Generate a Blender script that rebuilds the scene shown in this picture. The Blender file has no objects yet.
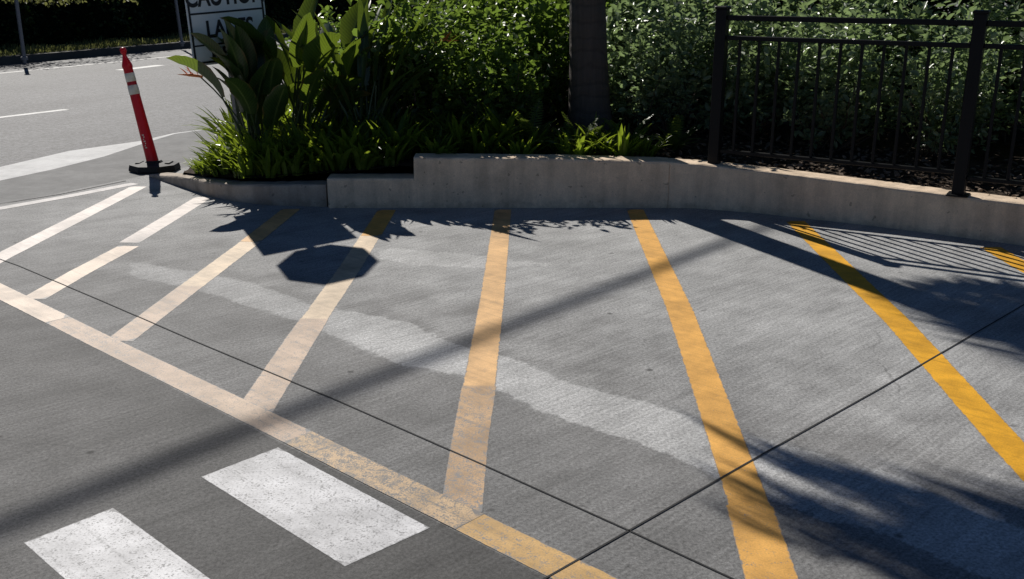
import bpy, math, random
import numpy as np
from mathutils import Vector, Matrix

S = bpy.context.scene
R = math.radians
# ------------------------------------------------------------------ camera
CAM_H, PITCH, F = 1.6, R(17.1), 1024.0
cam = bpy.data.cameras.new('camera'); cam.lens = 36.0; cam.sensor_width = 36.0
cam.clip_start = 0.05; cam.clip_end = 2000
camo = bpy.data.objects.new('camera', cam); S.collection.objects.link(camo)
camo.location = (0, 0, CAM_H); camo.rotation_euler = (R(90) - PITCH, 0, 0)
S.camera = camo
# ------------------------------------------------------------------ light
SUN_EL, SUN_AZ = R(38.5), R(25.5)          # the sun stands ahead of the camera, to the left
w = bpy.data.worlds.new('World'); S.world = w; w.use_nodes = True
nt = w.node_tree
sky = nt.nodes.new('ShaderNodeTexSky'); sky.sky_type = 'NISHITA'; sky.sun_disc = False
sky.sun_elevation = SUN_EL; sky.sun_rotation = -SUN_AZ
sky.air_density = 0.6; sky.dust_density = 0.0; sky.ozone_density = 5.0
nt.links.new(sky.outputs[0], nt.nodes['Background'].inputs[0])
nt.nodes['Background'].inputs[1].default_value = 0.05
sun = bpy.data.lights.new('sun', 'SUN'); sun.energy = 5.0; sun.angle = R(0.5); sun.color = (1.0, 0.955, 0.89)
suno = bpy.data.objects.new('sun', sun); S.collection.objects.link(suno)
sd = Vector((math.sin(SUN_AZ) * math.cos(SUN_EL), -math.cos(SUN_AZ) * math.cos(SUN_EL), -math.sin(SUN_EL)))
suno.rotation_euler = sd.to_track_quat('-Z', 'Y').to_euler(); suno.location = (-6, 14, 14)
S.view_settings.view_transform = 'Standard'; S.view_settings.look = 'None'
S.view_settings.exposure = 0.0; S.view_settings.gamma = 1.0; S.view_settings.use_curve_mapping = False
S.cycles.max_bounces = 8; S.cycles.transparent_max_bounces = 16

# ------------------------------------------------------------------ helpers
cp, sp = math.cos(PITCH), math.sin(PITCH)
def G(px, py, z=0.0):
    """survey helper: where the sight line of a measured image point meets the level z"""
    u, v = (px - 512) / F, (py - 289.5) / F
    Z = (CAM_H - z) / (sp + v * cp)
    return (u * Z, Z * (cp - v * sp))

def mesh_obj(name, verts, faces, mat=None, parent=None, smooth=False, loc=None):
    me = bpy.data.meshes.new(name); me.from_pydata([tuple(v) for v in verts], [], [tuple(f) for f in faces]); me.update()
    if smooth:
        me.polygons.foreach_set('use_smooth', [True] * len(me.polygons))
    o = bpy.data.objects.new(name, me); S.collection.objects.link(o)
    if mat: me.materials.append(mat)
    if parent is not None: o.parent = parent
    if loc is not None: o.location = loc
    return o

def empty(name, loc, rz=0.0):
    o = bpy.data.objects.new(name, None); S.collection.objects.link(o)
    o.location = loc; o.rotation_euler = (0, 0, rz); o.empty_display_size = 0.1
    return o

def tag(o, label=None, cat=None, group=None, kind=None):
    if label: o['label'] = label
    if cat: o['category'] = cat
    if group: o['group'] = group
    if kind: o['kind'] = kind
    return o

def kids(o): return [c for c in S.collection.objects if c.parent == o]
def copy_tree(o, parent=None):
    c = o.copy(); S.collection.objects.link(c)
    if parent is not None: c.parent = parent
    for ch in kids(o): copy_tree(ch, c)
    return c

class MB:
    def __init__(s): s.v, s.f, s.ts = [], [], []
    def add(s, vs, fs):
        b = len(s.v); s.v += [tuple(v) for v in vs]; s.f += [tuple(i + b for i in f) for f in fs]
    def box(s, c, size, M=None, bev=0.0):
        x, y, z = size[0] / 2, size[1] / 2, size[2] / 2
        c = Vector(c)
        if bev <= 0:
            vs = [Vector((i * x, j * y, k * z)) for k in (-1, 1) for (i, j) in ((-1, -1), (1, -1), (1, 1), (-1, 1))]
            fs = [(3, 2, 1, 0), (4, 5, 6, 7), (0, 1, 5, 4), (1, 2, 6, 5), (2, 3, 7, 6), (3, 0, 4, 7)]
        else:
            b = bev
            def ring(xx, yy, zz):
                return [Vector(p) for p in ((-xx + b, -yy, zz), (xx - b, -yy, zz), (xx, -yy + b, zz), (xx, yy - b, zz),
                                            (xx - b, yy, zz), (-xx + b, yy, zz), (-xx, yy - b, zz), (-xx, -yy + b, zz))]
            vs = ring(x - b, y - b, -z) + ring(x, y, -z + b) + ring(x, y, z - b) + ring(x - b, y - b, z)
            fs = [tuple(reversed(range(8))), tuple(range(24, 32))]
            for r in range(3):
                for i in range(8):
                    j = (i + 1) % 8
                    fs.append((r * 8 + i, r * 8 + j, r * 8 + 8 + j, r * 8 + 8 + i))
        if M is not None: vs = [M @ v for v in vs]
        s.add([v + c for v in vs], fs)
    def tube(s, pts, rad, n=8, cap=True):
        pts = [Vector(p) for p in pts]
        if not hasattr(rad, '__len__'): rad = [rad] * len(pts)
        vs, fs = [], []
        up = Vector((0, 0, 1))
        for i, p in enumerate(pts):
            d = (pts[min(i + 1, len(pts) - 1)] - pts[max(i - 1, 0)]).normalized()
            a = d.cross(up)
            if a.length < 0.05: a = d.cross(Vector((1, 0, 0)))
            a.normalize(); b = a.cross(d).normalized()
            for k in range(n):
                t = 2 * math.pi * k / n
                vs.append(p + (a * math.cos(t) + b * math.sin(t)) * rad[i])
        for i in range(len(pts) - 1):
            for k in range(n):
                j = (k + 1) % n
                fs.append((i * n + k, i * n + j, i * n + n + j, i * n + n + k))
        if cap:
            fs.append(tuple(reversed(range(n)))); fs.append(tuple(range(len(vs) - n, len(vs))))
        s.add(vs, fs)
    def lathe(s, prof, n=20, c=(0, 0, 0)):
        c = Vector(c); vs, fs = [], []
        for (r, z) in prof:
            for k in range(n):
                t = 2 * math.pi * k / n
                vs.append(c + Vector((r * math.cos(t), r * math.sin(t), z)))
        for i in range(len(prof) - 1):
            for k in range(n):
                j = (k + 1) % n
                fs.append((i * n + k, i * n + j, i * n + n + j, i * n + n + k))
        fs.append(tuple(reversed(range(n)))); fs.append(tuple(range(len(vs) - n, len(vs))))
        s.add(vs, fs)
    def build(s, name, mat=None, parent=None, smooth=False, loc=None):
        o = mesh_obj(name, s.v, s.f, mat, parent, smooth, loc)
        if len(s.ts) == len(s.v) and s.ts:
            for k, nm in enumerate(('along', 'across')):
                t = o.data.attributes.new(nm, 'FLOAT', 'POINT'); t.data.foreach_set('value', [q[k] for q in s.ts])
        return o

# ------------------------------------------------------------------ materials
class NT:
    def __init__(s, name):
        s.m = bpy.data.materials.new(name); s.m.use_nodes = True; s.t = s.m.node_tree
        s.b = s.t.nodes['Principled BSDF']; s.out = s.t.nodes['Material Output']
    def n(s, typ, **kw):
        x = s.t.nodes.new(typ)
        for k, v in kw.items(): setattr(x, k, v)
        return x
    def l(s, a, b): s.t.links.new(a, b)
    def coord(s, scale=(1, 1, 1), rz=0.0, world=False):
        tc = s.n('ShaderNodeNewGeometry' if world else 'ShaderNodeTexCoord'); mp = s.n('ShaderNodeMapping')
        mp.vector_type = 'TEXTURE'
        mp.inputs['Scale'].default_value = tuple(1.0 / q for q in scale); mp.inputs['Rotation'].default_value = (0, 0, rz)
        s.l(tc.outputs['Position' if world else 'Object'], mp.inputs[0]); return mp.outputs[0]
    def noise(s, vec, scale, detail=4, rough=0.6):
        x = s.n('ShaderNodeTexNoise'); x.inputs['Scale'].default_value = scale
        x.inputs['Detail'].default_value = detail; x.inputs['Roughness'].default_value = rough
        s.l(vec, x.inputs['Vector']); return x.outputs[0]
    def ramp(s, fac, stops):
        x = s.n('ShaderNodeValToRGB'); e = x.color_ramp.elements
        while len(e) < len(stops): e.new(0.5)
        for i, (p, c) in enumerate(stops):
            e[i].position = p; e[i].color = (c, c, c, 1) if not hasattr(c, '__len__') else (*c[:3], 1)
        s.l(fac, x.inputs[0]); return x.outputs[0]
    def math(s, op, a, b=None, c=None, clamp=False):
        x = s.n('ShaderNodeMath', operation=op); x.use_clamp = clamp
        for i, q in enumerate((a, b, c)):
            if q is None: continue
            if isinstance(q, (int, float)): x.inputs[i].default_value = q
            else: s.l(q, x.inputs[i])
        return x.outputs[0]
    def mix(s, fac, a, b, mode='MIX'):
        x = s.n('ShaderNodeMix', data_type='RGBA', blend_type=mode)
        for k, inp, q in ((0, x.inputs[0], fac), (1, x.inputs[6], a), (1, x.inputs[7], b)):
            if isinstance(q, (int, float)): inp.default_value = (q, q, q, 1) if k else q
            elif isinstance(q, (tuple, list)): inp.default_value = (*q[:3], 1)
            else: s.l(q, inp)
        return x.outputs[2]
    def attr(s, name):
        x = s.n('ShaderNodeAttribute'); x.attribute_name = name; return x.outputs['Fac']
    def bump(s, h, dist=0.002, strength=0.6):
        x = s.n('ShaderNodeBump'); x.inputs['Distance'].default_value = dist; x.inputs['Strength'].default_value = strength
        s.l(h, x.inputs['Height']); s.l(x.outputs[0], s.b.inputs['Normal'])
    def col(s, c):
        if isinstance(c, (tuple, list)): s.b.inputs['Base Color'].default_value = (*c[:3], 1)
        else: s.l(c, s.b.inputs['Base Color'])
    def rough(s, r, spec=None):
        if isinstance(r, (int, float)): s.b.inputs['Roughness'].default_value = r
        else: s.l(r, s.b.inputs['Roughness'])
        if spec is not None: s.b.inputs['Specular IOR Level'].default_value = spec

def simple(name, col, rough=0.6, var=0.15, scale=30, bump=0.0, spec=0.5, metal=0.0):
    m = NT(name); c = m.coord()
    nz = m.noise(c, scale, 5)
    lo = tuple(x * (1 - var) for x in col); hi = tuple(min(1, x * (1 + var)) for x in col)
    m.col(m.ramp(nz, [(0.3, lo), (0.7, hi)])); m.rough(rough, spec); m.b.inputs['Metallic'].default_value = metal
    if bump: m.bump(nz, bump)
    return m.m

def leaf_mat(name, c_dark, c_light, trans=0.35, rough=0.4, scale=9.0, spec=0.4, tcol=None):
    m = NT(name)
    c = m.coord(world=True)
    nz = m.noise(c, scale, 3); n2 = m.noise(c, scale * 9, 2)
    f = m.math('ADD', m.math('MULTIPLY', nz, 0.6), m.math('MULTIPLY', n2, 0.4))
    colr = m.ramp(f, [(0.36, c_dark), (0.64, c_light)])
    m.col(colr); m.rough(rough, spec)
    tr = m.n('ShaderNodeBsdfTranslucent')
    if tcol: m.l(m.mix(0.7, colr, tcol), tr.inputs[0])
    else: m.l(m.mix(1.0, colr, (1.3, 1.6, 0.45), 'MULTIPLY'), tr.inputs[0])
    mx = m.n('ShaderNodeMixShader'); mx.inputs[0].default_value = trans
    m.l(m.b.outputs[0], mx.inputs[1]); m.l(tr.outputs[0], mx.inputs[2]); m.l(mx.outputs[0], m.out.inputs[0])
    return m.m

BROOM = R(44)
def add_veins(m):
    """pale midrib, slanting side veins and browned margins on the big leaves"""
    t = m.node_tree; b = t.nodes['Principled BSDF']; src = b.inputs['Base Color'].links[0].from_socket
    def n(ty, **k):
        x = t.nodes.new(ty)
        for a, v in k.items(): setattr(x, a, v)
        return x
    def mt(op, a, c_, cl=False):
        x = n('ShaderNodeMath', operation=op); x.use_clamp = cl
        for i, q in enumerate((a, c_)):
            if isinstance(q, (int, float)): x.inputs[i].default_value = q
            else: t.links.new(q, x.inputs[i])
        return x.outputs[0]
    al = n('ShaderNodeAttribute', attribute_name='along').outputs['Fac']; ac = n('ShaderNodeAttribute', attribute_name='across').outputs['Fac']
    w_ = mt('SINE', mt('ADD', mt('MULTIPLY', al, 120.0), mt('MULTIPLY', ac, -16.0)), 0)
    rib = mt('SUBTRACT', 1.0, mt('MULTIPLY', ac, 9.0), True)
    def mx(f, a, c_, mode='MIX'):
        x = n('ShaderNodeMix', data_type='RGBA', blend_type=mode)
        for inp, q in ((x.inputs[6], a), (x.inputs[7], c_)):
            if isinstance(q, tuple): inp.default_value = (*q, 1)
            else: t.links.new(q, inp)
        if isinstance(f, float): x.inputs[0].default_value = f
        else: t.links.new(f, x.inputs[0])
        return x.outputs[2]
    x = n('ShaderNodeMath', operation='MULTIPLY_ADD'); t.links.new(w_, x.inputs[0]); x.inputs[1].default_value = 0.16; x.inputs[2].default_value = 0.95
    cb = n('ShaderNodeCombineColor'); [t.links.new(x.outputs[0], cb.inputs[i]) for i in range(3)]
    c1 = mx(1.0, src, cb.outputs[0], 'MULTIPLY')
    c1 = mx(rib, c1, (0.14, 0.19, 0.06))
    nz = n('ShaderNodeTexNoise'); nz.inputs['Scale'].default_value = 9.0; g = n('ShaderNodeNewGeometry'); t.links.new(g.outputs['Position'], nz.inputs['Vector'])
    br = mt('MULTIPLY', mt('SUBTRACT', mt('ADD', mt('MULTIPLY', mt('MAXIMUM', ac, al), 1.0), nz.outputs[0]), 1.42), 9.0, True)
    c1 = mx(br, c1, (0.12, 0.075, 0.03))
    for lk in list(b.inputs['Base Color'].links): t.links.remove(lk)
    t.links.new(c1, b.inputs['Base Color'])
    tr = [q for q in t.nodes if q.type == 'BSDF_TRANSLUCENT'][0]; old = tr.inputs[0].links[0].from_socket
    t.links.new(mx(1.0, old, cb.outputs[0], 'MULTIPLY'), tr.inputs[0])

def lot_material():
    m = NT('lot_concrete'); c = m.coord()
    warp = m.noise(c, 9, 4); fine = m.noise(c, 55, 4); grit = m.noise(c, 80, 6, 0.95); big = m.noise(c, 0.9, 5, 0.55); mid = m.noise(c, 4.0, 5, 0.6)
    st = m.coord((3.0, 60, 1), BROOM); streak = m.noise(st, 1.0, 5, 0.6)
    st2 = m.coord((0.45, 4.0, 1), R(36)); tyre = m.noise(st2, 1.0, 6, 0.62)
    st3 = m.coord((0.7, 9.0, 1), R(44)); sweep = m.noise(st3, 1.0, 5, 0.6)
    jit = m.math('ADD', m.math('MULTIPLY', m.math('SUBTRACT', warp, 0.5), 0.10), m.math('MULTIPLY', m.math('SUBTRACT', fine, 0.5), 0.05))
    patch = m.math('MULTIPLY_ADD', m.math('ADD', m.attr('patch'), jit), 60.0, 0.5, clamp=True)
    patch = m.math('MULTIPLY', patch, m.math('MULTIPLY_ADD', m.attr('left'), -0.75, 1.0))
    ps = m.math('MULTIPLY', patch, m.ramp(m.noise(c, 3.2, 5, 0.65), [(0.30, 0.72), (0.52, 1.0)]))
    asph = m.math('MULTIPLY_ADD', m.attr('asphalt'), 160.0, 0.5, clamp=True)
    dirty = m.math('MULTIPLY_ADD', m.math('ADD', m.attr('below'), m.math('MULTIPLY', jit, 2.0)), 9.0, 0.5, clamp=True)
    left = m.attr('left')
    base = m.mix(dirty, (0.335, 0.336, 0.333), (0.172, 0.172, 0.170))
    base = m.mix(m.math('MULTIPLY', m.attr('near'), m.ramp(mid, [(0.3, 0.9), (0.7, 0.45)])), base, (0.205, 0.203, 0.199))
    base = m.mix(m.math('MULTIPLY', left, 0.8), base, (0.225, 0.223, 0.22))
    base = m.mix(m.math('MULTIPLY', ps, 0.92), base, (0.435, 0.435, 0.43))
    base = m.mix(asph, base, m.mix(m.attr('left'), (0.082, 0.081, 0.079), (0.150, 0.148, 0.145)))
    v = m.ramp(tyre, [(0.28, 0.84), (0.5, 1.0), (0.75, 1.06)])
    v = m.mix(1.0, v, m.ramp(big, [(0.3, 0.80), (0.7, 1.15)]), 'MULTIPLY')
    v = m.mix(1.0, v, m.ramp(mid, [(0.3, 0.80), (0.7, 1.16)]), 'MULTIPLY')
    v = m.mix(1.0, v, m.ramp(sweep, [(0.3, 0.94), (0.7, 1.05)]), 'MULTIPLY')
    v = m.mix(1.0, v, m.ramp(streak, [(0.34, 0.84), (0.66, 1.16)]), 'MULTIPLY')
    v = m.mix(1.0, v, m.ramp(grit, [(0.40, 0.50), (0.60, 1.50)]), 'MULTIPLY')
    base = m.mix(1.0, base, v, 'MULTIPLY')
    vor = m.n('ShaderNodeTexVoronoi'); vor.inputs['Scale'].default_value = 2.3; m.l(c, vor.inputs['Vector'])
    spot = m.ramp(vor.outputs['Distance'], [(0.020, 0.35), (0.045, 1.0)])
    base = m.mix(1.0, base, spot, 'MULTIPLY')
    # hairline cracks and oil drips
    wv = m.n('ShaderNodeTexVoronoi', feature='DISTANCE_TO_EDGE'); wv.inputs['Scale'].default_value = 0.55
    wc = m.n('ShaderNodeMix', data_type='VECTOR'); wc.inputs[0].default_value = 0.16
    nn_ = m.n('ShaderNodeTexNoise'); nn_.inputs['Scale'].default_value = 3.0; nn_.inputs['Detail'].default_value = 6; m.l(c, nn_.inputs['Vector'])
    m.l(c, wc.inputs[4]); m.l(nn_.outputs['Color'], wc.inputs[5]); m.l(wc.outputs[1], wv.inputs['Vector'])
    crack = m.ramp(wv.outputs['Distance'], [(0.0, 1.0), (0.0030, 0.0)])
    crack = m.math('MULTIPLY', crack, m.ramp(m.noise(c, 0.8, 3), [(0.56, 0.0), (0.64, 0.45)]))
    base = m.mix(crack, base, (0.05, 0.05, 0.05))
    drip = m.ramp(m.noise(c, 11, 3, 0.5), [(0.70, 1.0), (0.76, 0.62)])
    base = m.mix(1.0, base, drip, 'MULTIPLY')
    m.col(base); m.rough(0.82, 0.3)
    h = m.math('ADD', m.math('MULTIPLY', streak, 0.6), m.math('MULTIPLY', grit, 0.5))
    m.bump(h, 0.0016, 0.6)
    return m.m

def paint_material(name, col, worn, base=(0.2, 0.2, 0.2), bias=0.0, grit=170, thin=None):
    """road paint: attribute 'wear' 0..1 thins the coat and shows the old coat and the concrete below"""
    m = NT(name); c = m.coord()
    g = m.noise(c, grit, 4, 0.7); b = m.noise(c, 7, 5, 0.6); bb = m.noise(c, 30, 4, 0.65)
    st = m.noise(m.coord((3, 60, 1), BROOM), 1.0, 4)
    wv = m.math('MULTIPLY', m.attr('wear'), 1.0)
    old = m.mix(m.ramp(wv, [(0.15, 0.0), (0.5, 1.0)]), col, worn)
    old = m.mix(1.0, old, m.ramp(b, [(0.3, 0.80), (0.7, 1.12)]), 'MULTIPLY')
    old = m.mix(1.0, old, m.ramp(g, [(0.3, 0.80), (0.7, 1.14)]), 'MULTIPLY')
    sc = m.noise(m.coord((1.0, 34, 1), R(-43)), 1.0, 5, 0.7)
    dirt = m.noise(c, 2.6, 5, 0.7)
    old = m.mix(1.0, old, m.ramp(dirt, [(0.36, 0.72), (0.55, 1.0)]), 'MULTIPLY')
    old = m.mix(1.0, old, m.ramp(sc, [(0.30, 0.78), (0.48, 0.98), (0.7, 1.06)]), 'MULTIPLY')
    n = m.math('ADD', m.math('MULTIPLY', g, 0.5), m.math('ADD', m.math('MULTIPLY', bb, 0.35), m.math('MULTIPLY', sc, 0.15)))
    thr = m.math('MULTIPLY_ADD', wv, 0.15, 0.368 + bias)
    hole = m.math('MULTIPLY_ADD', m.math('SUBTRACT', thr, n), 14.0, 0.5, clamp=True)
    edge = m.math('MULTIPLY_ADD', m.math('SUBTRACT', m.math('ADD', m.attr('edge'), m.math('MULTIPLY', m.math('SUBTRACT', bb, 0.5), 0.7)), 0.06), 7.0, 0.5, clamp=True)
    hole = m.math('MAXIMUM', hole, m.math('SUBTRACT', 1.0, edge))
    colr = m.mix(hole, old, base)
    m.col(colr); m.rough(0.62, 0.3); m.bump(n, 0.0015, 0.5)
    return m.m

def asphalt_material(name, col, rz=0.0):
    m = NT(name); c = m.coord()
    g = m.noise(c, 26, 6, 0.95); g2 = m.noise(c, 12, 4, 0.7); b = m.noise(c, 0.5, 5)
    st = m.noise(m.coord((3.0, 0.12, 1), -rz), 0.6, 4)
    v = m.mix(1.0, m.ramp(g, [(0.40, 0.30), (0.60, 1.9)]), m.ramp(b, [(0.3, 0.82), (0.7, 1.15)]), 'MULTIPLY')
    v = m.mix(1.0, v, m.ramp(st, [(0.3, 0.82), (0.7, 1.18)]), 'MULTIPLY')
    v = m.mix(1.0, v, m.ramp(g2, [(0.3, 0.85), (0.7, 1.15)]), 'MULTIPLY')
    m.col(m.mix(1.0, col, v, 'MULTIPLY')); m.rough(0.75, 0.4); m.bump(g, 0.006, 0.8)
    return m.m

def concrete(name, col, stain=0.5, bump=0.002, drips=False):
    m = NT(name); c = m.coord()
    a = m.noise(c, 3.0, 6, 0.6); g = m.noise(c, 120, 4, 0.7); d = m.noise(c, 14, 5, 0.6)
    v = m.mix(1.0, m.ramp(a, [(0.3, 1 - 0.3 * stain), (0.7, 1.1)]), m.ramp(g, [(0.3, 0.86), (0.7, 1.14)]), 'MULTIPLY')
    v = m.mix(1.0, v, m.ramp(d, [(0.3, 0.9), (0.65, 1.06)]), 'MULTIPLY')
    if drips:
        q = m.noise(m.coord((9, 9, 0.8)), 1.0, 4)
        v = m.mix(1.0, v, m.ramp(q, [(0.36, 0.80), (0.55, 1.0)]), 'MULTIPLY')
        sx = m.n('ShaderNodeSeparateXYZ'); m.l(c, sx.inputs[0])
        splash = m.math('ADD', sx.outputs['Z'], m.math('MULTIPLY', m.math('SUBTRACT', d, 0.5), 0.16))
        v = m.mix(1.0, v, m.ramp(splash, [(0.0, 0.78), (0.045, 0.97), (0.06, 1.0)]), 'MULTIPLY')
        pt = m.noise(c, 24, 2, 0.4); v = m.mix(1.0, v, m.ramp(pt, [(0.70, 1.0), (0.74, 0.6)]), 'MULTIPLY')
    m.col(m.mix(1.0, col, v, 'MULTIPLY')); m.rough(0.85, 0.25); m.bump(m.math('ADD', g, d), bump)
    return m.m

M = {}
M['lot'] = lot_material()
M['road'] = asphalt_material('road_asphalt', (0.098, 0.099, 0.102), R(23))
M['apron'] = concrete('apron_concrete', (0.215, 0.215, 0.212), 0.9)
M['gutter'] = concrete('gutter_concrete', (0.64, 0.64, 0.63), 0.5)
M['wall'] = concrete('wall_concrete', (0.76, 0.60, 0.44), 0.45, 0.004, True)
M['curb'] = concrete('curb_concrete', (0.46, 0.39, 0.32), 1.0, 0.004, True)
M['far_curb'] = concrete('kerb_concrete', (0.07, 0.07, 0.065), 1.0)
M['soil'] = simple('soil', (0.045, 0.033, 0.024), 0.95, 0.5, 22, 0.02, 0.1)
M['mulch'] = simple('mulch', (0.16, 0.12, 0.09), 0.9, 0.5, 30, 0.0, 0.2)
M['dirt'] = simple('field_dirt', (0.11, 0.10, 0.06), 0.95, 0.4, 3, 0.02, 0.1)
M['white_line'] = paint_material('white_road_paint', (0.62, 0.62, 0.60), (0.45, 0.45, 0.44), (0.12, 0.12, 0.12))
M['bar'] = paint_material('crosswalk_paint', (0.70, 0.70, 0.71), (0.58, 0.58, 0.59), (0.20, 0.20, 0.205), 0.025, 120)
M['joint'] = simple('joint_filler', (0.02, 0.02, 0.02), 0.9, 0.3)
M['black'] = simple('black_metal', (0.005, 0.005, 0.006), 0.45, 0.2, 60, 0.0004, 0.2)
M['rubber'] = simple('black_rubber', (0.018, 0.018, 0.02), 0.7, 0.3, 50, 0.001, 0.3)
M['galv'] = simple('galvanised_steel', (0.20, 0.20, 0.21), 0.55, 0.2, 40, 0, 0.5, 0.4)
M['sign_white'] = simple('sign_white', (0.80, 0.82, 0.80), 0.45, 0.05, 5)
M['sign_black'] = simple('sign_black', (0.012, 0.012, 0.014), 0.5, 0.1)
M['sign_red'] = simple('sign_red', (0.5, 0.02, 0.02), 0.45, 0.06, 5)
M['band'] = simple('reflective_band', (0.62, 0.60, 0.52), 0.35, 0.08, 60)
M['trunk'] = None
M['shrub'] = leaf_mat('shrub_leaf', (0.024, 0.062, 0.012), (0.135, 0.210, 0.050), 0.48, 0.38, 3.5, 0.45, (0.24, 0.36, 0.045))
M['silver'] = leaf_mat('silvery_leaf', (0.055, 0.090, 0.045), (0.32, 0.40, 0.25), 0.42, 0.33, 4.5, 0.6, (0.30, 0.42, 0.14))
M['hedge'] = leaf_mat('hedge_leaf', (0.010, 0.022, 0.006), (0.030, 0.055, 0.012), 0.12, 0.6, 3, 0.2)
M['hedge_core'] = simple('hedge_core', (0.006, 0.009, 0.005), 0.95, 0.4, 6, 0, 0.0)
M['strap'] = leaf_mat('strap_leaf', (0.030, 0.070, 0.010), (0.145, 0.220, 0.030), 0.52, 0.36, 6, 0.4, (0.34, 0.44, 0.03))
M['blade'] = leaf_mat('paddle_leaf', (0.016, 0.040, 0.016), (0.045, 0.090, 0.024), 0.30, 0.34, 4, 0.45, (0.30, 0.42, 0.03))
add_veins(M['blade'])
M['fern'] = leaf_mat('fern_leaf', (0.035, 0.070, 0.012), (0.100, 0.150, 0.025), 0.4, 0.45, 10, 0.4, (0.2, 0.27, 0.04))
M['palm'] = leaf_mat('palm_leaf', (0.025, 0.060, 0.012), (0.07, 0.12, 0.025), 0.2, 0.45, 5, 0.4)
M['grass'] = leaf_mat('grass_blade', (0.095, 0.105, 0.035), (0.24, 0.24, 0.10), 0.35, 0.6, 2.5, 0.2, (0.32, 0.34, 0.10))
M['stem'] = simple('green_stem', (0.045, 0.070, 0.020), 0.5, 0.4, 12)
M['twig'] = simple('brown_twig', (0.09, 0.065, 0.045), 0.8, 0.4, 12)
M['flower'] = simple('orange_flower', (0.75, 0.22, 0.05), 0.5, 0.3, 30)
M['dryleaf'] = leaf_mat('dry_leaf', (0.30, 0.24, 0.15), (0.5, 0.42, 0.28), 0.3, 0.6, 10, 0.3, (0.5, 0.4, 0.25))
def trunk_material():
    m = NT('palm_bark'); c = m.coord()
    ring = m.n('ShaderNodeTexWave', wave_type='BANDS', bands_direction='Z'); ring.inputs['Scale'].default_value = 2.7
    ring.inputs['Distortion'].default_value = 6.0; ring.inputs['Detail'].default_value = 3; ring.inputs['Detail Scale'].default_value = 1.5
    m.l(c, ring.inputs['Vector'])
    vs = m.noise(m.coord((30, 30, 2.0)), 1.0, 5); g = m.noise(c, 40, 4)
    v = m.mix(1.0, m.ramp(ring.outputs[0], [(0.02, 0.8), (0.2, 1.0)]), m.ramp(vs, [(0.3, 0.80), (0.7, 1.15)]), 'MULTIPLY')
    m.col(m.mix(1.0, (0.080, 0.066, 0.057), v, 'MULTIPLY')); m.rough(0.85, 0.3)
    m.bump(m.math('ADD', m.math('MULTIPLY', ring.outputs[0], 0.5), m.math('MULTIPLY', m.math('ADD', vs, g), 0.6)), 0.012, 0.8)
    return m.m
M['trunk'] = trunk_material()
def delin_material():
    m = NT('red_plastic'); c = m.coord()
    m.col(m.ramp(m.noise(c, 12, 4), [(0.3, (0.34, 0.008, 0.022)), (0.7, (0.46, 0.014, 0.034))])); m.rough(0.4, 0.4)
    tr = m.n('ShaderNodeBsdfTranslucent'); tr.inputs[0].default_value = (0.7, 0.012, 0.035, 1)
    mx = m.n('ShaderNodeMixShader'); mx.inputs[0].default_value = 0.3
    m.l(m.b.outputs[0], mx.inputs[1]); m.l(tr.outputs[0], mx.inputs[2]); m.l(mx.outputs[0], m.out.inputs[0])
    return m.m
M['delin'] = delin_material()

# ------------------------------------------------------------------ ground sheets
def sheet(name, pts, z, mat, kind='structure'):
    o = mesh_obj(name, [(x, y, z) for x, y in pts], [tuple(range(len(pts)))], mat)
    return tag(o, kind=kind)
tag(sheet('ground', [(-400, -400), (400, -400), (400, 400), (-400, 400)], -0.035, M['dirt']), 'dry brown earth stretching out beyond the paving and the road')

RD = Vector((0.42, 0.908)).normalized(); RN = Vector((RD.y, -RD.x))      # road direction; RN points to our side
P0 = Vector((-4.30, 9.15))                                               # on the near edge of the road
def rp(t, n): q = P0 + RD * t + RN * n; return (q.x, q.y)
FAR = -9.05
tag(sheet('road', [rp(-60, 0), rp(-60, FAR), rp(160, FAR), rp(160, 0)][::-1], -0.012, M['road']), 'sunlit grey asphalt street running away behind the planter')
# gutter: wide on the left, pinched where the driveway mouth meets the street
gl = [G(-160, 206), (G(0, 180)), G(52, 169), G(104, 156), G(145, 142.5), G(175, 133.4), G(221, 126.9)]
gu = [G(-160, 187), G(0, 166), G(69, 150), G(138, 140.5), G(173, 132.5), G(221, 126.4)]
def ext(a, d, t): return (a[0] + d.x * t, a[1] + d.y * t)
near_tail, far_tail = ext(gl[0], RD, -30), ext(gl[-1], RD, 60)
near_tail2, far_tail2 = ext(gu[0], RD, -30), ext(gu[-1], RD, 60)
tag(sheet('gutter', [near_tail] + gl + [far_tail] + [far_tail2] + gu[::-1] + [near_tail2], -0.008, M['gutter']), 'pale bright concrete gutter between street and driveway')
# sidewalk / driveway apron between the gutter and the lot
LE0, LES = (-3.73, 7.3), 0.594
def left_x(y): return LE0[0] + LES * (y - LE0[1])
def in_poly(): pass
apr = [(near_tail[0], near_tail[1])] + gl + [far_tail, (far_tail[0] + 14, far_tail[1]), (3, 13.5), (-1.9, 8.9), (left_x(9.0) + 0.4, 9.0), (left_x(-8) + 0.2, -8), (left_x(-20), -20)]
tag(sheet('driveway_apron', apr, -0.0165 + 0.0125, M['apron']), 'mid grey concrete apron between the gutter and the striped lot')

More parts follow.
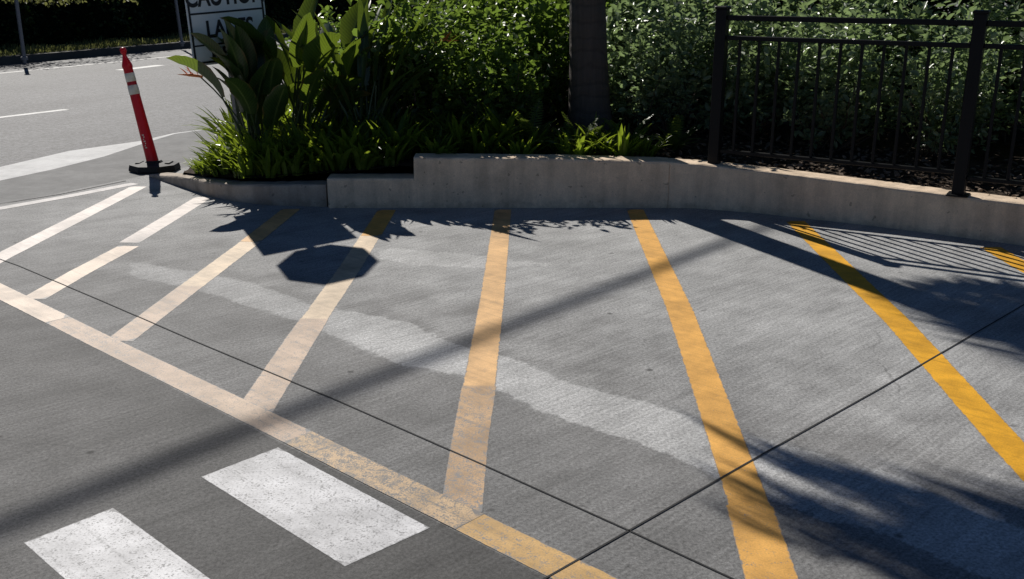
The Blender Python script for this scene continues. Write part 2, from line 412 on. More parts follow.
def seg_sd(px, py, a, b):
    ax, ay = a; bx, by = b; dx, dy = bx - ax, by - ay
    t = np.clip(((px - ax) * dx + (py - ay) * dy) / (dx * dx + dy * dy), 0, 1)
    return np.hypot(px - ax - t * dx, py - ay - t * dy)
def poly_sd(px, py, poly):
    d = np.full(px.shape, 1e9); inside = np.zeros(px.shape, bool)
    n = len(poly)
    for i in range(n):
        a, b = poly[i], poly[(i + 1) % n]
        d = np.minimum(d, seg_sd(px, py, a, b))
        c = ((a[1] > py) != (b[1] > py)) & (px < (b[0] - a[0]) * (py - a[1]) / (b[1] - a[1] + 1e-12) + a[0])
        inside ^= c
    return np.where(inside, d, -d)
PATCH_U = [(130, 262), (200, 272), (249, 282), (310, 304), (331, 307), (363, 314), (413, 324), (443, 340), (466, 347), (496, 354), (529, 364), (567, 383), (612, 394), (661, 407), (680, 413), (740, 431), (800, 449), (845, 462), (886, 473), (920, 486), (972, 507), (1024, 528), (1120, 570)]
PATCH_L = [(130, 276), (200, 290), (246, 305), (295, 320), (325, 332), (371, 353), (405, 366), (428, 370), (465, 375), (495, 388), (537, 409), (586, 426), (642, 443), (680, 459), (730, 483), (817, 517), (886, 535), (927, 552), (955, 565), (1024, 592), (1120, 640)]
patch_poly = [G(*p) for p in PATCH_U] + [G(*p) for p in PATCH_L[::-1]]
patch2 = [G(*p) for p in ((372, 250), (395, 247), (470, 253), (500, 258), (560, 262), (560, 266), (480, 270), (400, 266), (372, 258))]
# the base line of the hatching, as a ground line
BA, BB = G(0, 291.5), G(575, 574.5)
bd = Vector((BB[0] - BA[0], BB[1] - BA[1])).normalized(); bn = Vector((-bd.y, bd.x))   # towards the planter
def build_lot():
    ys = np.concatenate([np.linspace(-9, 1.8, 28)[:-1], np.arange(1.8, 9.0, 0.045)])
    us = np.concatenate([np.arange(0, 9.2, 0.045), np.linspace(9.3, 22, 24)])
    ny, nx = len(ys), len(us)
    Y = np.repeat(ys[:, None], nx, 1)
    L0 = LE0[0] + LES * (ys - LE0[1])
    X = L0[:, None] + us[None, :] * 1.0
    # right part far out: fine
    v = np.stack([X, Y, np.zeros_like(X)], -1).reshape(-1, 3)
    idx = np.arange(ny * nx).reshape(ny, nx)
    q = np.stack([idx[:-1, :-1], idx[:-1, 1:], idx[1:, 1:], idx[1:, :-1]], -1).reshape(-1, 4)
    o = mesh_obj('parking_lot', v.tolist(), q.tolist(), M['lot'])
    px, py = v[:, 0], v[:, 1]
    p1 = poly_sd(px, py, patch_poly); p2 = poly_sd(px, py, patch2) * 0.6 - 0.02
    below = (px - BA[0]) * bn.x + (py - BA[1]) * bn.y          # >0 towards the planter
    # dirty part: between the pale trench patch and the base line
    low = [G(*p) for p in PATCH_L]
    tr = [(-12, low[0][1] + 6)] + low + [(low[-1][0] + 4, -9), (-25, -9)]
    dirty = poly_sd(px, py, tr)
    at = {'patch': np.maximum(p1, p2), 'asphalt': -below - 0.064, 'below': dirty, 'near': np.clip(1 + (p1 - 0.0) / 1.1, 0, 1) * (p1 < 0.02),
          'left': np.clip((-0.6 - px - 0.25 * (py - 5)) / 2.2, 0, 1)}
    for k, a in at.items():
        t = o.data.attributes.new(k, 'FLOAT', 'POINT'); t.data.foreach_set('value', np.clip(a, -3, 3).astype(np.float32))
    return tag(o, 'grey broom-finished concrete lot with a pale trench patch and yellow hatching', kind='structure')
lot = build_lot()

def stripe(name, cl, mat, label, z=0.0008, parent=lot, n_across=5, jitter=0.001, seed=0, side=None):
    """painted line along ground points (x, y, half_width, wear)"""
    rnd = random.Random(seed)
    pts = []
    for i in range(len(cl) - 1):
        a, b = cl[i], cl[i + 1]
        L = math.hypot(b[0] - a[0], b[1] - a[1]); n = max(1, int(L / 0.05))
        for k in range(n):
            t = k / n; pts.append(tuple(a[j] * (1 - t) + b[j] * t for j in range(4)))
    pts.append(cl[-1])
    vs, fs, wear, edge = [], [], [], []
    for i, p in enumerate(pts):
        q0, q1 = pts[max(i - 1, 0)], pts[min(i + 1, len(pts) - 1)]
        d = Vector((q1[0] - q0[0], q1[1] - q0[1])).normalized(); nn = Vector((-d.y, d.x))
        hw = p[2] + rnd.uniform(-jitter, jitter) * 0.5
        for k in range(n_across):
            s = -1 + 2 * k / (n_across - 1)
            vs.append((p[0] + nn.x * s * hw, p[1] + nn.y * s * hw, z)); wear.append(p[3])
            e = (1 - abs(s)) * 2.2
            if i < 1 or i > len(pts) - 2: e = min(e, 0.0)
            edge.append(min(1.0, e))
    for i in range(len(pts) - 1):
        for k in range(n_across - 1):
            a = i * n_across + k; fs.append((a, a + n_across, a + n_across + 1, a + 1)[::-1])
    o = mesh_obj(name, vs, fs, mat, parent)
    for k, a in (('wear', wear), ('edge', edge)):
        t = o.data.attributes.new(k, 'FLOAT', 'POINT'); t.data.foreach_set('value', a)
    if label: o['label'] = label
    return o
def gp(px, py, hw, wear): x, y = G(px, py); return (x, y, hw, wear)
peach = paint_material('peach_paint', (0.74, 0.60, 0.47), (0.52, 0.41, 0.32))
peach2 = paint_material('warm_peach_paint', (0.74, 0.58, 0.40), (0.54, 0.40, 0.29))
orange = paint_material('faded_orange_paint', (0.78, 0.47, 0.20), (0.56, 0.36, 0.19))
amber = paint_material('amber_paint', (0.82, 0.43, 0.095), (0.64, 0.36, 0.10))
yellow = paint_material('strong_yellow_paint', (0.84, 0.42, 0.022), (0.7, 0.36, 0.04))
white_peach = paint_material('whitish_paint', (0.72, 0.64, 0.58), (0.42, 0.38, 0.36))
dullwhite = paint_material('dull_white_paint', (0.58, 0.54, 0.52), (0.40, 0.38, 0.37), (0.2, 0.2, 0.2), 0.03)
HW = 0.066
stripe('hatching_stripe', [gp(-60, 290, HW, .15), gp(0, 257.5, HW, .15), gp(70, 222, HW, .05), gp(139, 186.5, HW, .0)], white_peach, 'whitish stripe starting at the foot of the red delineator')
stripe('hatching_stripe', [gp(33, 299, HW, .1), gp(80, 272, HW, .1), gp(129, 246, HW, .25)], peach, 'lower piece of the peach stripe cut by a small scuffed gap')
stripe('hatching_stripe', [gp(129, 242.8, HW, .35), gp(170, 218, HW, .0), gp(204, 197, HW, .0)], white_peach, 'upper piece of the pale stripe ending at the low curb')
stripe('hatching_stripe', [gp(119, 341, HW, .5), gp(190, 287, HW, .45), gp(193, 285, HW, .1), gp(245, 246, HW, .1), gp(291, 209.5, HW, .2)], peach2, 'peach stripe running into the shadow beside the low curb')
stripe('hatching_stripe', [gp(250, 242, HW, .1), gp(291.5, 209, HW, .15)], orange, 'orange shadow tone painted over the far end of the stripe beside the low curb', 0.0014)  # yellow-brown look of the stripe inside the shadow, put into the colour
stripe('hatching_stripe', [gp(371, 236, HW, .1), gp(387, 210, HW, .15)], amber, 'amber shadow tone painted over the far end of the stripe crossed by the octagonal shadow', 0.0014)  # shaded far end tinted amber by colour, not a second coat
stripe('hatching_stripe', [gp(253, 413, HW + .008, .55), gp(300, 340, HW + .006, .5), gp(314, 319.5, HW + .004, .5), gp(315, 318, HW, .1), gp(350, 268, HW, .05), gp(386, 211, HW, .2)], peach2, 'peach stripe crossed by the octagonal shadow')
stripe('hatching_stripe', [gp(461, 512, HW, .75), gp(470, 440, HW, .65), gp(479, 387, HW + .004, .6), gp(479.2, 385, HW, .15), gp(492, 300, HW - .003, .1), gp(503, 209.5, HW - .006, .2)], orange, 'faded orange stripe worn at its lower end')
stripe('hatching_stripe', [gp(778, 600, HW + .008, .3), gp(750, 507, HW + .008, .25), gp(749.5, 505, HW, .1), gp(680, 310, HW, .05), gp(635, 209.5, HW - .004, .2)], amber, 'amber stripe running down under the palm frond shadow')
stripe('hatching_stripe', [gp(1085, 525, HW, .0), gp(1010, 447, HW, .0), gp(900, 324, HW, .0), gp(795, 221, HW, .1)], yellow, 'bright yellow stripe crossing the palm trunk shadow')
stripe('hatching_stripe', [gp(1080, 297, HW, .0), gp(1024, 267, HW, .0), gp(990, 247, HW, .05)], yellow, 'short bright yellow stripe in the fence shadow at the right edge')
# base line, painted in three lengths that fade from yellow to peach
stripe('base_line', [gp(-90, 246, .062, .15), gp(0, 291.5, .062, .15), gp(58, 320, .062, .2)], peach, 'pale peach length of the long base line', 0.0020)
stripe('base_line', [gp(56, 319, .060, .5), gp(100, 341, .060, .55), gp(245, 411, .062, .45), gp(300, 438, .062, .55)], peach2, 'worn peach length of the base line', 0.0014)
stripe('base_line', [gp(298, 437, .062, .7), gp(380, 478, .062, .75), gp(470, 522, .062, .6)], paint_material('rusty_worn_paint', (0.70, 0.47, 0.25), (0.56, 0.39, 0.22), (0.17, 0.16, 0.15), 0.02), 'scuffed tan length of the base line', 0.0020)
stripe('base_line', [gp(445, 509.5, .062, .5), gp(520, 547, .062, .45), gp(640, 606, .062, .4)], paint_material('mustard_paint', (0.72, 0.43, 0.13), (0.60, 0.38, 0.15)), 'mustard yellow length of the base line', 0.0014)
stripe('edge_line', [gp(-60, 218, .05, .4), gp(0, 208.5, .05, .35), gp(70, 196, .05, .3), gp(135, 183.5, .05, .1)], dullwhite, 'dull white line along the edge of the lot', 0.0014)

def quad_marking(name, pts, mat, label, z=0.0008, wear=0.3, parent=lot, n=16):
    a, b, c, d = [Vector((*p, z)) for p in pts]
    vs, fs, ed, wr = [], [], [], []
    rnd = random.Random(3)
    for i in range(n + 1):
        for j in range(n + 1):
            s, t = i / n, j / n
            p = a.lerp(b, s).lerp(d.lerp(c, s), t)
            vs.append(p); e = min(s, 1 - s, t, 1 - t) * n; ed.append(min(1, e * 0.9)); wr.append(wear)
    for i in range(n):
        for j in range(n):
            k = i * (n + 1) + j; fs.append((k, k + n + 1, k + n + 2, k + 1))
    o = mesh_obj(name, vs, fs, mat, parent)
    for k, q in (('wear', wr), ('edge', ed)):
        t = o.data.attributes.new(k, 'FLOAT', 'POINT'); t.data.foreach_set('value', q)
    if label: o['label'] = label
    return o
b1 = [G(201, 477), G(278, 447.5), G(430, 528), G(345, 566.5)]
quad_marking('crosswalk_bar', b1, M['bar'], 'white crosswalk bar nearest the worn base line')
a2, d2 = G(24, 543), G(113, 508)
lv = (Vector(b1[2]) - Vector(b1[1])) * 1.0
quad_marking('crosswalk_bar', [a2, d2, tuple(Vector(d2) + lv), tuple(Vector(a2) + lv)], M['bar'], 'white crosswalk bar at the lower left corner, crossed by double tyre scuffs')

def joint(pts, label=None, w=0.006, z=0.0027, name='expansion_joint'):
    mb = MB(); pts = [Vector((*G(*p), 0)) for p in pts]
    vs = []
    for i, p in enumerate(pts):
        d = (pts[min(i + 1, len(pts) - 1)] - pts[max(i - 1, 0)]).normalized(); n = Vector((-d.y, d.x, 0))
        vs += [p - n * w + Vector((0, 0, z)), p + n * w + Vector((0, 0, z))]
    for i in range(len(pts) - 1): mb.f.append((2 * i, 2 * i + 2, 2 * i + 3, 2 * i + 1))
    mb.v = vs; o = mb.build(name, M['joint'], lot)
    if label: o['label'] = label
joint([(-60, 238), (18.6, 266), (102.6, 301.5), (192.7, 340.5), (340, 402), (485, 466), (629, 531), (760, 592)], 'dark joint crossing the hatching from left to bottom right', 0.0032)
joint([(500, 608), (545, 579), (629, 531), (760, 456), (880, 389), (1024, 305), (1100, 262)], 'dark joint rising from the bottom to the right edge', 0.0036)
joint([(-60, 214), (0, 204), (60, 194.5), (126, 181)], 'joint along the lot edge', 0.006)

# road markings (children of the road sheet)
road = bpy.data.objects['road']
def rline(a, b, w, mat, label, name='lane_line', wear=0.2):
    a, b = G(*a), G(*b)
    o = stripe(name, [(a[0], a[1], w, wear), (b[0], b[1], w, wear)], mat, label, -0.0105, road, 4); return o
rline((-70, 124.6), (67, 108.5), 0.055, M['white_line'], 'white dash nearest the red delineator')
rline((119, 69.5), (161, 64.5), 0.11, M['white_line'], 'short bright dash beyond the red delineator')
far1, far2 = rp(-20, FAR + 1.4), rp(60, FAR + 1.4)
stripe('lane_line', [(far1[0], far1[1], .06, .6), (far2[0], far2[1], .06, .6)], M['white_line'], 'faint line along the far side of the street', -0.0105, road, 4)

# far kerb and verge
mb = MB()
def strip_box(mb, t0, t1, n0, n1, z0, z1):
    p = [rp(t0, n0), rp(t1, n0), rp(t1, n1), rp(t0, n1)]
    vs = [(x, y, z) for z in (z0, z1) for x, y in p]
    mb.add(vs, [(0, 1, 2, 3), (7, 6, 5, 4), (0, 4, 5, 1), (1, 5, 6, 2), (2, 6, 7, 3), (3, 7, 4, 0)])
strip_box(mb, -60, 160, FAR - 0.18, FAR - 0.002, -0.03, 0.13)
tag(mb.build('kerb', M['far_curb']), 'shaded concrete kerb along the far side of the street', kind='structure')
mb = MB(); strip_box(mb, -60, 160, FAR - 30, FAR - 0.182, -0.03, 0.12)
tag(mb.build('verge', simple('verge_soil', (0.05, 0.05, 0.025), 0.95, 0.4, 5)), 'narrow earth verge under the dark hedge across the street', kind='structure')

# ------------------------------------------------------------------ leaf tools
def leaf_arrays(pos, dirs, nrm, L, W, fold=0.25, droop=0.15):
    """numpy batch of 6-vertex folded leaves"""
    n = len(pos)
    d = dirs / np.linalg.norm(dirs, axis=1, keepdims=True)
    s = np.cross(d, nrm); s /= (np.linalg.norm(s, axis=1, keepdims=True) + 1e-9)
    u = np.cross(s, d)
    L = L[:, None]; W = W[:, None]
    base = pos; tip = pos + d * L - u * L * droop
    l1 = pos + d * L * 0.28 + s * W * 0.5 + u * W * fold; l2 = pos + d * L * 0.68 + s * W * 0.42 + u * W * fold - u * L * droop * 0.4
    r1 = pos + d * L * 0.28 - s * W * 0.5 + u * W * fold; r2 = pos + d * L * 0.68 - s * W * 0.42 + u * W * fold - u * L * droop * 0.4
    v = np.stack([base, l1, l2, tip, r2, r1], 1).reshape(-1, 3)
    k = np.arange(n)[:, None] * 6
    f = np.concatenate([k + np.array([[0, 3, 2, 1]]), k + np.array([[0, 5, 4, 3]])], 0)
    return v, f
def np_obj(name, v, f, mat, parent=None):
    me = bpy.data.meshes.new(name)
    me.vertices.add(len(v)); me.vertices.foreach_set('co', v.astype(np.float32).ravel())
    n = len(f); me.loops.add(n * 4); me.loops.foreach_set('vertex_index', f.astype(np.int32).ravel())
    me.polygons.add(n); me.polygons.foreach_set('loop_start', np.arange(0, n * 4, 4, dtype=np.int32))
    me.polygons.foreach_set('loop_total', np.full(n, 4, np.int32)); me.update(calc_edges=True); me.validate()
    o = bpy.data.objects.new(name, me); S.collection.objects.link(o); me.materials.append(mat)
    if parent is not None: o.parent = parent
    return o

def make_shrub(seed, h, r, mat, leafL=0.055, leafW=0.034, shoots=210, per=20, name='shrub', twigmat='twig'):
    """many leafy shoots rising from the base; leaves in clusters along each shoot's outer half"""
    rng = np.random.default_rng(seed)
    root = empty(name, (0, 0, 0))
    P, D, N, Ls = [], [], [], []
    tw = MB()
    for i in range(shoots):
        a = rng.uniform(0, 2 * math.pi); rr = math.sqrt(rng.uniform(0, 1)) * r
        top = h * (0.45 + 0.62 * rng.uniform(0, 1) ** 0.6) * (1 - 0.38 * (rr / r) ** 2.2)
        if i % 3 == 0: top *= rng.uniform(0.25, 0.75)
        p0 = np.array([rng.normal(0, .09), rng.normal(0, .09), 0.0])
        p2 = np.array([math.cos(a) * rr, math.sin(a) * rr, top])
        p1 = (p0 + p2) / 2 + np.array([math.cos(a) * rr * .22, math.sin(a) * rr * .22, -.02 * h])
        ts = np.linspace(0, 1, 7)
        cv = [(1 - t) ** 2 * p0 + 2 * t * (1 - t) * p1 + t * t * p2 for t in ts]
        if i % 3 == 0: tw.tube([tuple(c) for c in cv], list(np.linspace(.008, .0025, 7)), 4, False)
        k = per + int(rng.integers(-4, 5))
        t = rng.uniform(0.5, 1.05, k)
        pos = ((1 - t) ** 2)[:, None] * p0 + (2 * t * (1 - t))[:, None] * p1 + (t * t)[:, None] * p2
        ax = (p2 - p1) / (np.linalg.norm(p2 - p1) + 1e-6)
        rad = rng.normal(0, 1, (k, 3)); rad[:, 2] *= .6
        rad /= np.linalg.norm(rad, axis=1, keepdims=True)
        pos = pos + rad * rng.uniform(0, 0.055, (k, 1))
        D.append(rad + ax * rng.uniform(0.1, 0.9, (k, 1))); P.append(pos)
        nn = rng.normal(0, .55, (k, 3)) + np.array([0, 0, 1.0]); N.append(nn)
        Ls.append(leafL * rng.uniform(0.45, 1.35, k) * rng.uniform(.8, 1.2))
    P, D, N, Ls = map(np.concatenate, (P, D, N, Ls))
    P[:, 2] = np.maximum(P[:, 2], 0.02)
    v, f = leaf_arrays(P, D, N, Ls, Ls * leafW / leafL, .22, .18)
    np_obj('foliage', v, f, mat, root)
    tw.build('branches', M[twigmat], root)
    return root

def blade(mb, base, az, tilt, L, W, curl, n=7, fold=0.2, tip=0.0, prof=None, twist=0.0):
    """one arching strap or paddle: base point, azimuth, tilt from vertical, length, width, extra bend"""
    p = Vector(base); th = tilt; vs = []; fs = []
    prof = prof or (lambda t: math.sin(math.pi * min(1, max(0.0, t * 0.94 + 0.06)) ** 0.8) ** 0.7)
    hd = Vector((math.cos(az), math.sin(az), 0)); sd_ = Vector((-math.sin(az), math.cos(az), 0))
    for i in range(n + 1):
        t = i / n
        d = hd * math.sin(th) + Vector((0, 0, 1)) * math.cos(th)
        u = hd * -math.cos(th) + Vector((0, 0, 1)) * math.sin(th)
        s2 = (sd_ * math.cos(twist * t) + u * math.sin(twist * t))
        w = W * 0.5 * (prof(t) if i < n else tip)
        jl, jr = (random.Random(hash((round(base[0], 4), i))).uniform(.82, 1.05), random.Random(hash((round(base[1], 4), i))).uniform(.82, 1.05)) if W > .1 else (1, 1)
        vs += [p + s2 * w * jl + u * w * fold * 2, p, p - s2 * w * jr + u * w * fold * 2]
        mb.ts += [(t, 1.0), (t, 0.0), (t, 1.0)]
        p = p + d * (L / n); th += curl / n
    for i in range(n):
        a = i * 3; fs += [(a, a + 3, a + 4, a + 1), (a + 1, a + 4, a + 5, a + 2)]
    mb.add(vs, fs)
    return p

def make_strap_clump(seed, L=0.38, n=56, W=0.054, spread=0.15, name='strap_leaf_plant', mat='strap'):
    rnd = random.Random(seed); root = empty(name, (0, 0, 0)); mb = MB()
    for i in range(n):
        a = rnd.uniform(0, 2 * math.pi); r = rnd.uniform(0, spread)
        blade(mb, (math.cos(a) * r, math.sin(a) * r, 0), a + rnd.uniform(-.7, .7), rnd.uniform(0.02, .6), L * rnd.uniform(.55, 1.15), W * rnd.uniform(.7, 1.3), rnd.uniform(.3, 1.5), 6, .18,
              prof=lambda t: (0.75 + .25 * math.sin(math.pi * t)) * (1 - t ** 3))
    mb.build('foliage', M[mat], root); return root

def make_fern(seed, L=0.5, n=16):
    rnd = random.Random(seed); root = empty('fern', (0, 0, 0)); mb = MB(); st = MB()
    for i in range(n):
        az = 2 * math.pi * i / n + rnd.uniform(-.3, .3); th = rnd.uniform(.1, .7); p = Vector((0, 0, 0)); LL = L * rnd.uniform(.7, 1.15); k = 22
        cu = rnd.uniform(.6, 1.2); pts = []
        for j in range(k):
            t = j / k; d = Vector((math.cos(az) * math.sin(th), math.sin(az) * math.sin(th), math.cos(th)))
            pts.append(p.copy())
            if t > .15:
                s = Vector((-math.sin(az), math.cos(az), 0)); w = .085 * math.sin(math.pi * (t * .9 + .08)) ** .7 * (L / .5)
                for sg in (-1, 1):
                    e = p + s * sg * w + d * w * .35 - Vector((0, 0, w * .15)); b = d * .009
                    mb.add([p - b, p + b, p.lerp(e, .6) + b * .9, e, p.lerp(e, .6) - b * .9], [(0, 1, 2, 4), (4, 2, 3)])
            p = p + d * (LL / k); th += cu / k
        st.tube(pts, .0025, 4, False)
    mb.build('foliage', M['fern'], root); st.build('stems', M['stem'], root); return root

def make_paddle_plant(seed, specs, name='bird_of_paradise', flowers=()):
    """specs: (azimuth, tilt, stalk length, blade length, blade width, blade bend)"""
    rnd = random.Random(seed); root = empty(name, (0, 0, 0)); mb = MB(); st = MB(); dry = MB()
    for (az, tilt, sl, bl, bw, bend) in specs:
        b0 = Vector((rnd.uniform(-.08, .08), rnd.uniform(-.08, .08), 0)); pts = []; th = tilt * .6; p = b0.copy()
        for j in range(7):
            pts.append(p.copy()); d = Vector((math.cos(az) * math.sin(th), math.sin(az) * math.sin(th), math.cos(th)))
            p = p + d * sl / 6; th += tilt * .12
        st.tube(pts, [.013, .012, .011, .010, .009, .008, .007], 6)
        blade(mb, pts[-1], az, th * .9, bl, bw, bend, 9, .16 + rnd.uniform(-.05, .1), twist=rnd.uniform(-.9, .9))
    mb.build('foliage', M['blade'], root, True); st.build('stalks', M['stem'], root)
    for (az, tilt, sl) in flowers:
        p = Vector((0, 0, 0)); th = tilt * .5; pts = []
        for j in range(7):
            pts.append(p.copy()); p = p + Vector((math.cos(az) * math.sin(th), math.sin(az) * math.sin(th), math.cos(th))) * sl / 6; th += tilt * .15
        fs = MB(); fs.tube(pts, .006, 5); fs.build('flower_stalk', M['stem'], root)
        fl = MB(); e = pts[-1]
        hd = Vector((math.cos(az), math.sin(az), 0))
        fl.tube([e - hd * .02, e + hd * .06 + Vector((0, 0, .012)), e + hd * .17 + Vector((0, 0, .02))], [.010, .013, .001], 6)
        for q in range(5):
            blade(fl, e + hd * (.01 + q * .018), az + rnd.uniform(-.5, .5), rnd.uniform(.2, .9), .11, .022, .3, 4)
        fl.build('flower', M['flower'], root)
    return root

# ------------------------------------------------------------------ far hedge
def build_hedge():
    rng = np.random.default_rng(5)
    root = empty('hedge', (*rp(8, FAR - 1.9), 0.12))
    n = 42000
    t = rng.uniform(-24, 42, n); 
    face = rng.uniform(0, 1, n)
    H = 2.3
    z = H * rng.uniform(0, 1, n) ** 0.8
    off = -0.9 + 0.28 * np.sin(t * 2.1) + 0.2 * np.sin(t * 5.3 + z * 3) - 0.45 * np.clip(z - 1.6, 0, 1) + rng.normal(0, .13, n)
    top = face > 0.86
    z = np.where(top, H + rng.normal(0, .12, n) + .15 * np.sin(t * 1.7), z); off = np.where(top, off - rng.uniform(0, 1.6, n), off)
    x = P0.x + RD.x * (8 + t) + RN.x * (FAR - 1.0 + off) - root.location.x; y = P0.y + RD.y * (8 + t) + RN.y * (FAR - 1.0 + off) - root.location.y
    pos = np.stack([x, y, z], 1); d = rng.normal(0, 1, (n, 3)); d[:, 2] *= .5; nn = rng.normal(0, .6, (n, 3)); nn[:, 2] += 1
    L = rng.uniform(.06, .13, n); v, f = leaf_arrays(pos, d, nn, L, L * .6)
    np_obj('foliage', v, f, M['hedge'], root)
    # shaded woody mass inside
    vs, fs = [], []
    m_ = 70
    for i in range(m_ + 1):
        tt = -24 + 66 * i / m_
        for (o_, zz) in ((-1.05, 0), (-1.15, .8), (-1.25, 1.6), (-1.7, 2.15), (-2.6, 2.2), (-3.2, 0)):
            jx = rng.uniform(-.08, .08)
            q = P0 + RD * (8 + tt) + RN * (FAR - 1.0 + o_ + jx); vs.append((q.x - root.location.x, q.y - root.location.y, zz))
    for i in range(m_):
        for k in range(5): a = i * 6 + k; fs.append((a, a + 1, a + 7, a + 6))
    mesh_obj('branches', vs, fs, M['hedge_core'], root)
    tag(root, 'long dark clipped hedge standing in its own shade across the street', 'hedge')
build_hedge()
# looser sprays of foliage leaning out over the hedge, catching the sun
def build_vine(px, py, wd, seed):
    rng = np.random.default_rng(seed); n = 480
    c = G(px, py, 0.1) 
    root = empty('leafy_branch', (c[0], c[1], 0.12))
    t = rng.uniform(-wd, wd, n)
    z = .96 + .06 * np.sin(t * 3) + np.abs(rng.normal(0, .16, n)) * 1.2
    o = rng.uniform(-.95, .0, n)
    pos = np.stack([RD.x * t + RN.x * o, RD.y * t + RN.y * o, z], 1)
    d = rng.normal(0, 1, (n, 3)); nn = rng.normal(0, .6, (n, 3)); nn[:, 2] += 1; L = rng.uniform(.05, .1, n)
    v, f = leaf_arrays(pos, d, nn, L, L * .7); np_obj('foliage', v, f, M['grass'], root)
    mb = MB()
    for k in range(9):
        tt = -wd + 2 * wd * (k + .5) / 9; b = RN * -1.9
        mb.tube([(RD.x * tt + b.x, RD.y * tt + b.y, 1.0), (RD.x * tt + b.x * .5, RD.y * tt + b.y * .5, 1.25), (RD.x * tt, RD.y * tt, 1.05)], [.012, .008, .004], 4)
    mb.build('branches', M['twig'], root)
    return tag(root, None, 'branch', 'sprays leaning out of the hedge')
tag(build_vine(15, 56, 1.3, 3), 'sunlit spray of foliage leaning out of the hedge above the left post')
tag(build_vine(95, 52, 1.5, 4), 'sunlit spray of foliage leaning out of the hedge beyond the delineator')
# grass on the verge
def build_grass():
    rng = np.random.default_rng(9); n = 26000
    t = rng.uniform(-16, 40, n); o = FAR - 0.2 - rng.uniform(0, 1, n) ** 1.3 * 1.3
    x = P0.x + RD.x * t + RN.x * o; y = P0.y + RD.y * t + RN.y * o
    L = rng.uniform(.04, .15, n) * (0.6 + .5 * np.sin(t * 1.3) ** 2); az = rng.uniform(0, 6.28, n); lean = rng.uniform(0, .7, n)
    W = rng.uniform(.006, .014, n)
    b = np.stack([x, y, np.full(n, .12)], 1); s = np.stack([np.cos(az), np.sin(az), 0 * az], 1); d = np.stack([-np.sin(az) * lean, np.cos(az) * lean, np.ones(n)], 1)
    tip = b + d * L[:, None]
    v = np.stack([b - s * W[:, None], b + s * W[:, None], tip + s * W[:, None] * .25, tip - s * W[:, None] * .25], 1).reshape(-1, 3)
    f = np.arange(n * 4).reshape(n, 4)
    tag(np_obj('grass', v, f, M['grass']), 'short rough grass on the verge across the street', kind='stuff')
build_grass()
# thin poles on the verge
def pole(px, py, h, r, label, plate=False, lean=0.0):
    x, y = G(px, py, 0.12); root = empty('signpost', (x, y, 0.12)); root.rotation_euler = (0, lean, 0)
    mb = MB(); mb.tube([(0, 0, -.05), (0, 0, h)], r, 8); mb.build('pole', M['galv'], root)
    mb = MB(); mb.lathe([(r * 1.8, 0), (r * 1.8, .05), (r * 1.05, .07)], 10); mb.build('base_collar', M['galv'], root)
    mb = MB(); mb.lathe([(r * .9, h), (r * 1.5, h + .01), (r * 1.5, h + .07), (r * .6, h + .09)], 10); mb.build('cap', M['band'], root)
    tag(root, label, 'signpost', 'thin posts on the far verge')
pole(24.5, 60, 1.06, .035, 'thin grey post on the far verge at the left, by itself', True)
pole(182, 44, 3.0, .035, 'thin grey post on the far verge beside the caution sign', True, R(-3))

# ------------------------------------------------------------------ walls
def sweep(path, thick, mat, name, bev=0.018, zb=-0.03, wob=0.0, joints=()):
    """path: (x, y, height) along the front face, interior to the left of travel"""
    vs, fs = [], []
    P = [Vector((p[0], p[1])) for p in path]; n = len(path)
    prof_n = 7
    rnd = random.Random(2)
    for i in range(n):
        a = P[i - 1] if i > 0 else P[i]; b = P[i + 1] if i < n - 1 else P[i]
        k = 1
        while (b - a).length < 0.03 and i + k < n - 1: k += 1; b = P[i + k]
        k = 1
        while (b - a).length < 0.03 and i - k > 0: k += 1; a = P[i - k]
        d = (b - a).normalized(); nn = Vector((-d.y, d.x))
        h = path[i][2]; be = min(bev * rnd.choice((.9, 1, 1, 1, 1.1, 1.0)), h * .4)
        gr = 0.006 if any(abs(P[i].x - j) < 1e-5 for j in joints) else 0.0
        for (o, z) in ((0, zb), (0, h - be), (be * .3, h - be * .3), (be, h), (thick - be, h), (thick, h - be), (thick, zb)):
            q = P[i] + nn * (o + (gr if o < .1 else 0) + (rnd.uniform(0, wob * .6) if wob else 0)); vs.append((q.x, q.y, z + (rnd.uniform(-wob, wob) if z > 0.05 else 0)))
    for i in range(n - 1):
        for k in range(prof_n - 1):
            a = i * prof_n + k; fs.append((a, a + prof_n, a + prof_n + 1, a + 1))
    fs.append(tuple(range(prof_n))); fs.append(tuple(reversed(range((n - 1) * prof_n, n * prof_n))))
    return mesh_obj(name, vs, fs, mat)
def wp(px, py, h): x, y = G(px, py); return (x, y, h)
def dens(path, step=0.12):
    out = []
    for i in range(len(path) - 1):
        a, b = path[i], path[i + 1]; L = math.hypot(b[0] - a[0], b[1] - a[1]); n = max(1, int(L / step))
        for k in range(n): out.append(tuple(a[j] + (b[j] - a[j]) * k / n for j in range(3)))
    out.append(path[-1]); return out
curb_path = [wp(150, 177, .02), wp(163, 181.5, .05), wp(180, 187, .085), wp(205, 195.5, .11), wp(235, 202, .13), wp(270, 205.5, .15), wp(327, 207, .165)]
curb = sweep(dens(curb_path, .05), 0.16, M['curb'], 'concrete_curb', wob=.003)
tag(curb, 'low grey concrete curb tapering down towards the red delineator', 'curb')
e0 = G(328.5, 208)
cx, cy = G(415, 208); kx, ky = G(700, 208.5)
wall_path = [(e0[0], e0[1], .215), (cx - .001, cy, .215), (cx, cy, .365), wp(560, 208, .355), wp(660, 208, .335), (kx - .05, ky + .004, .320), (kx, ky - .006, .318), (kx + .05, ky - .028, .314), wp(760, 213.5, .30), wp(860, 224.5, .275), wp(958, 237, .262), wp(1024, 246, .26)]
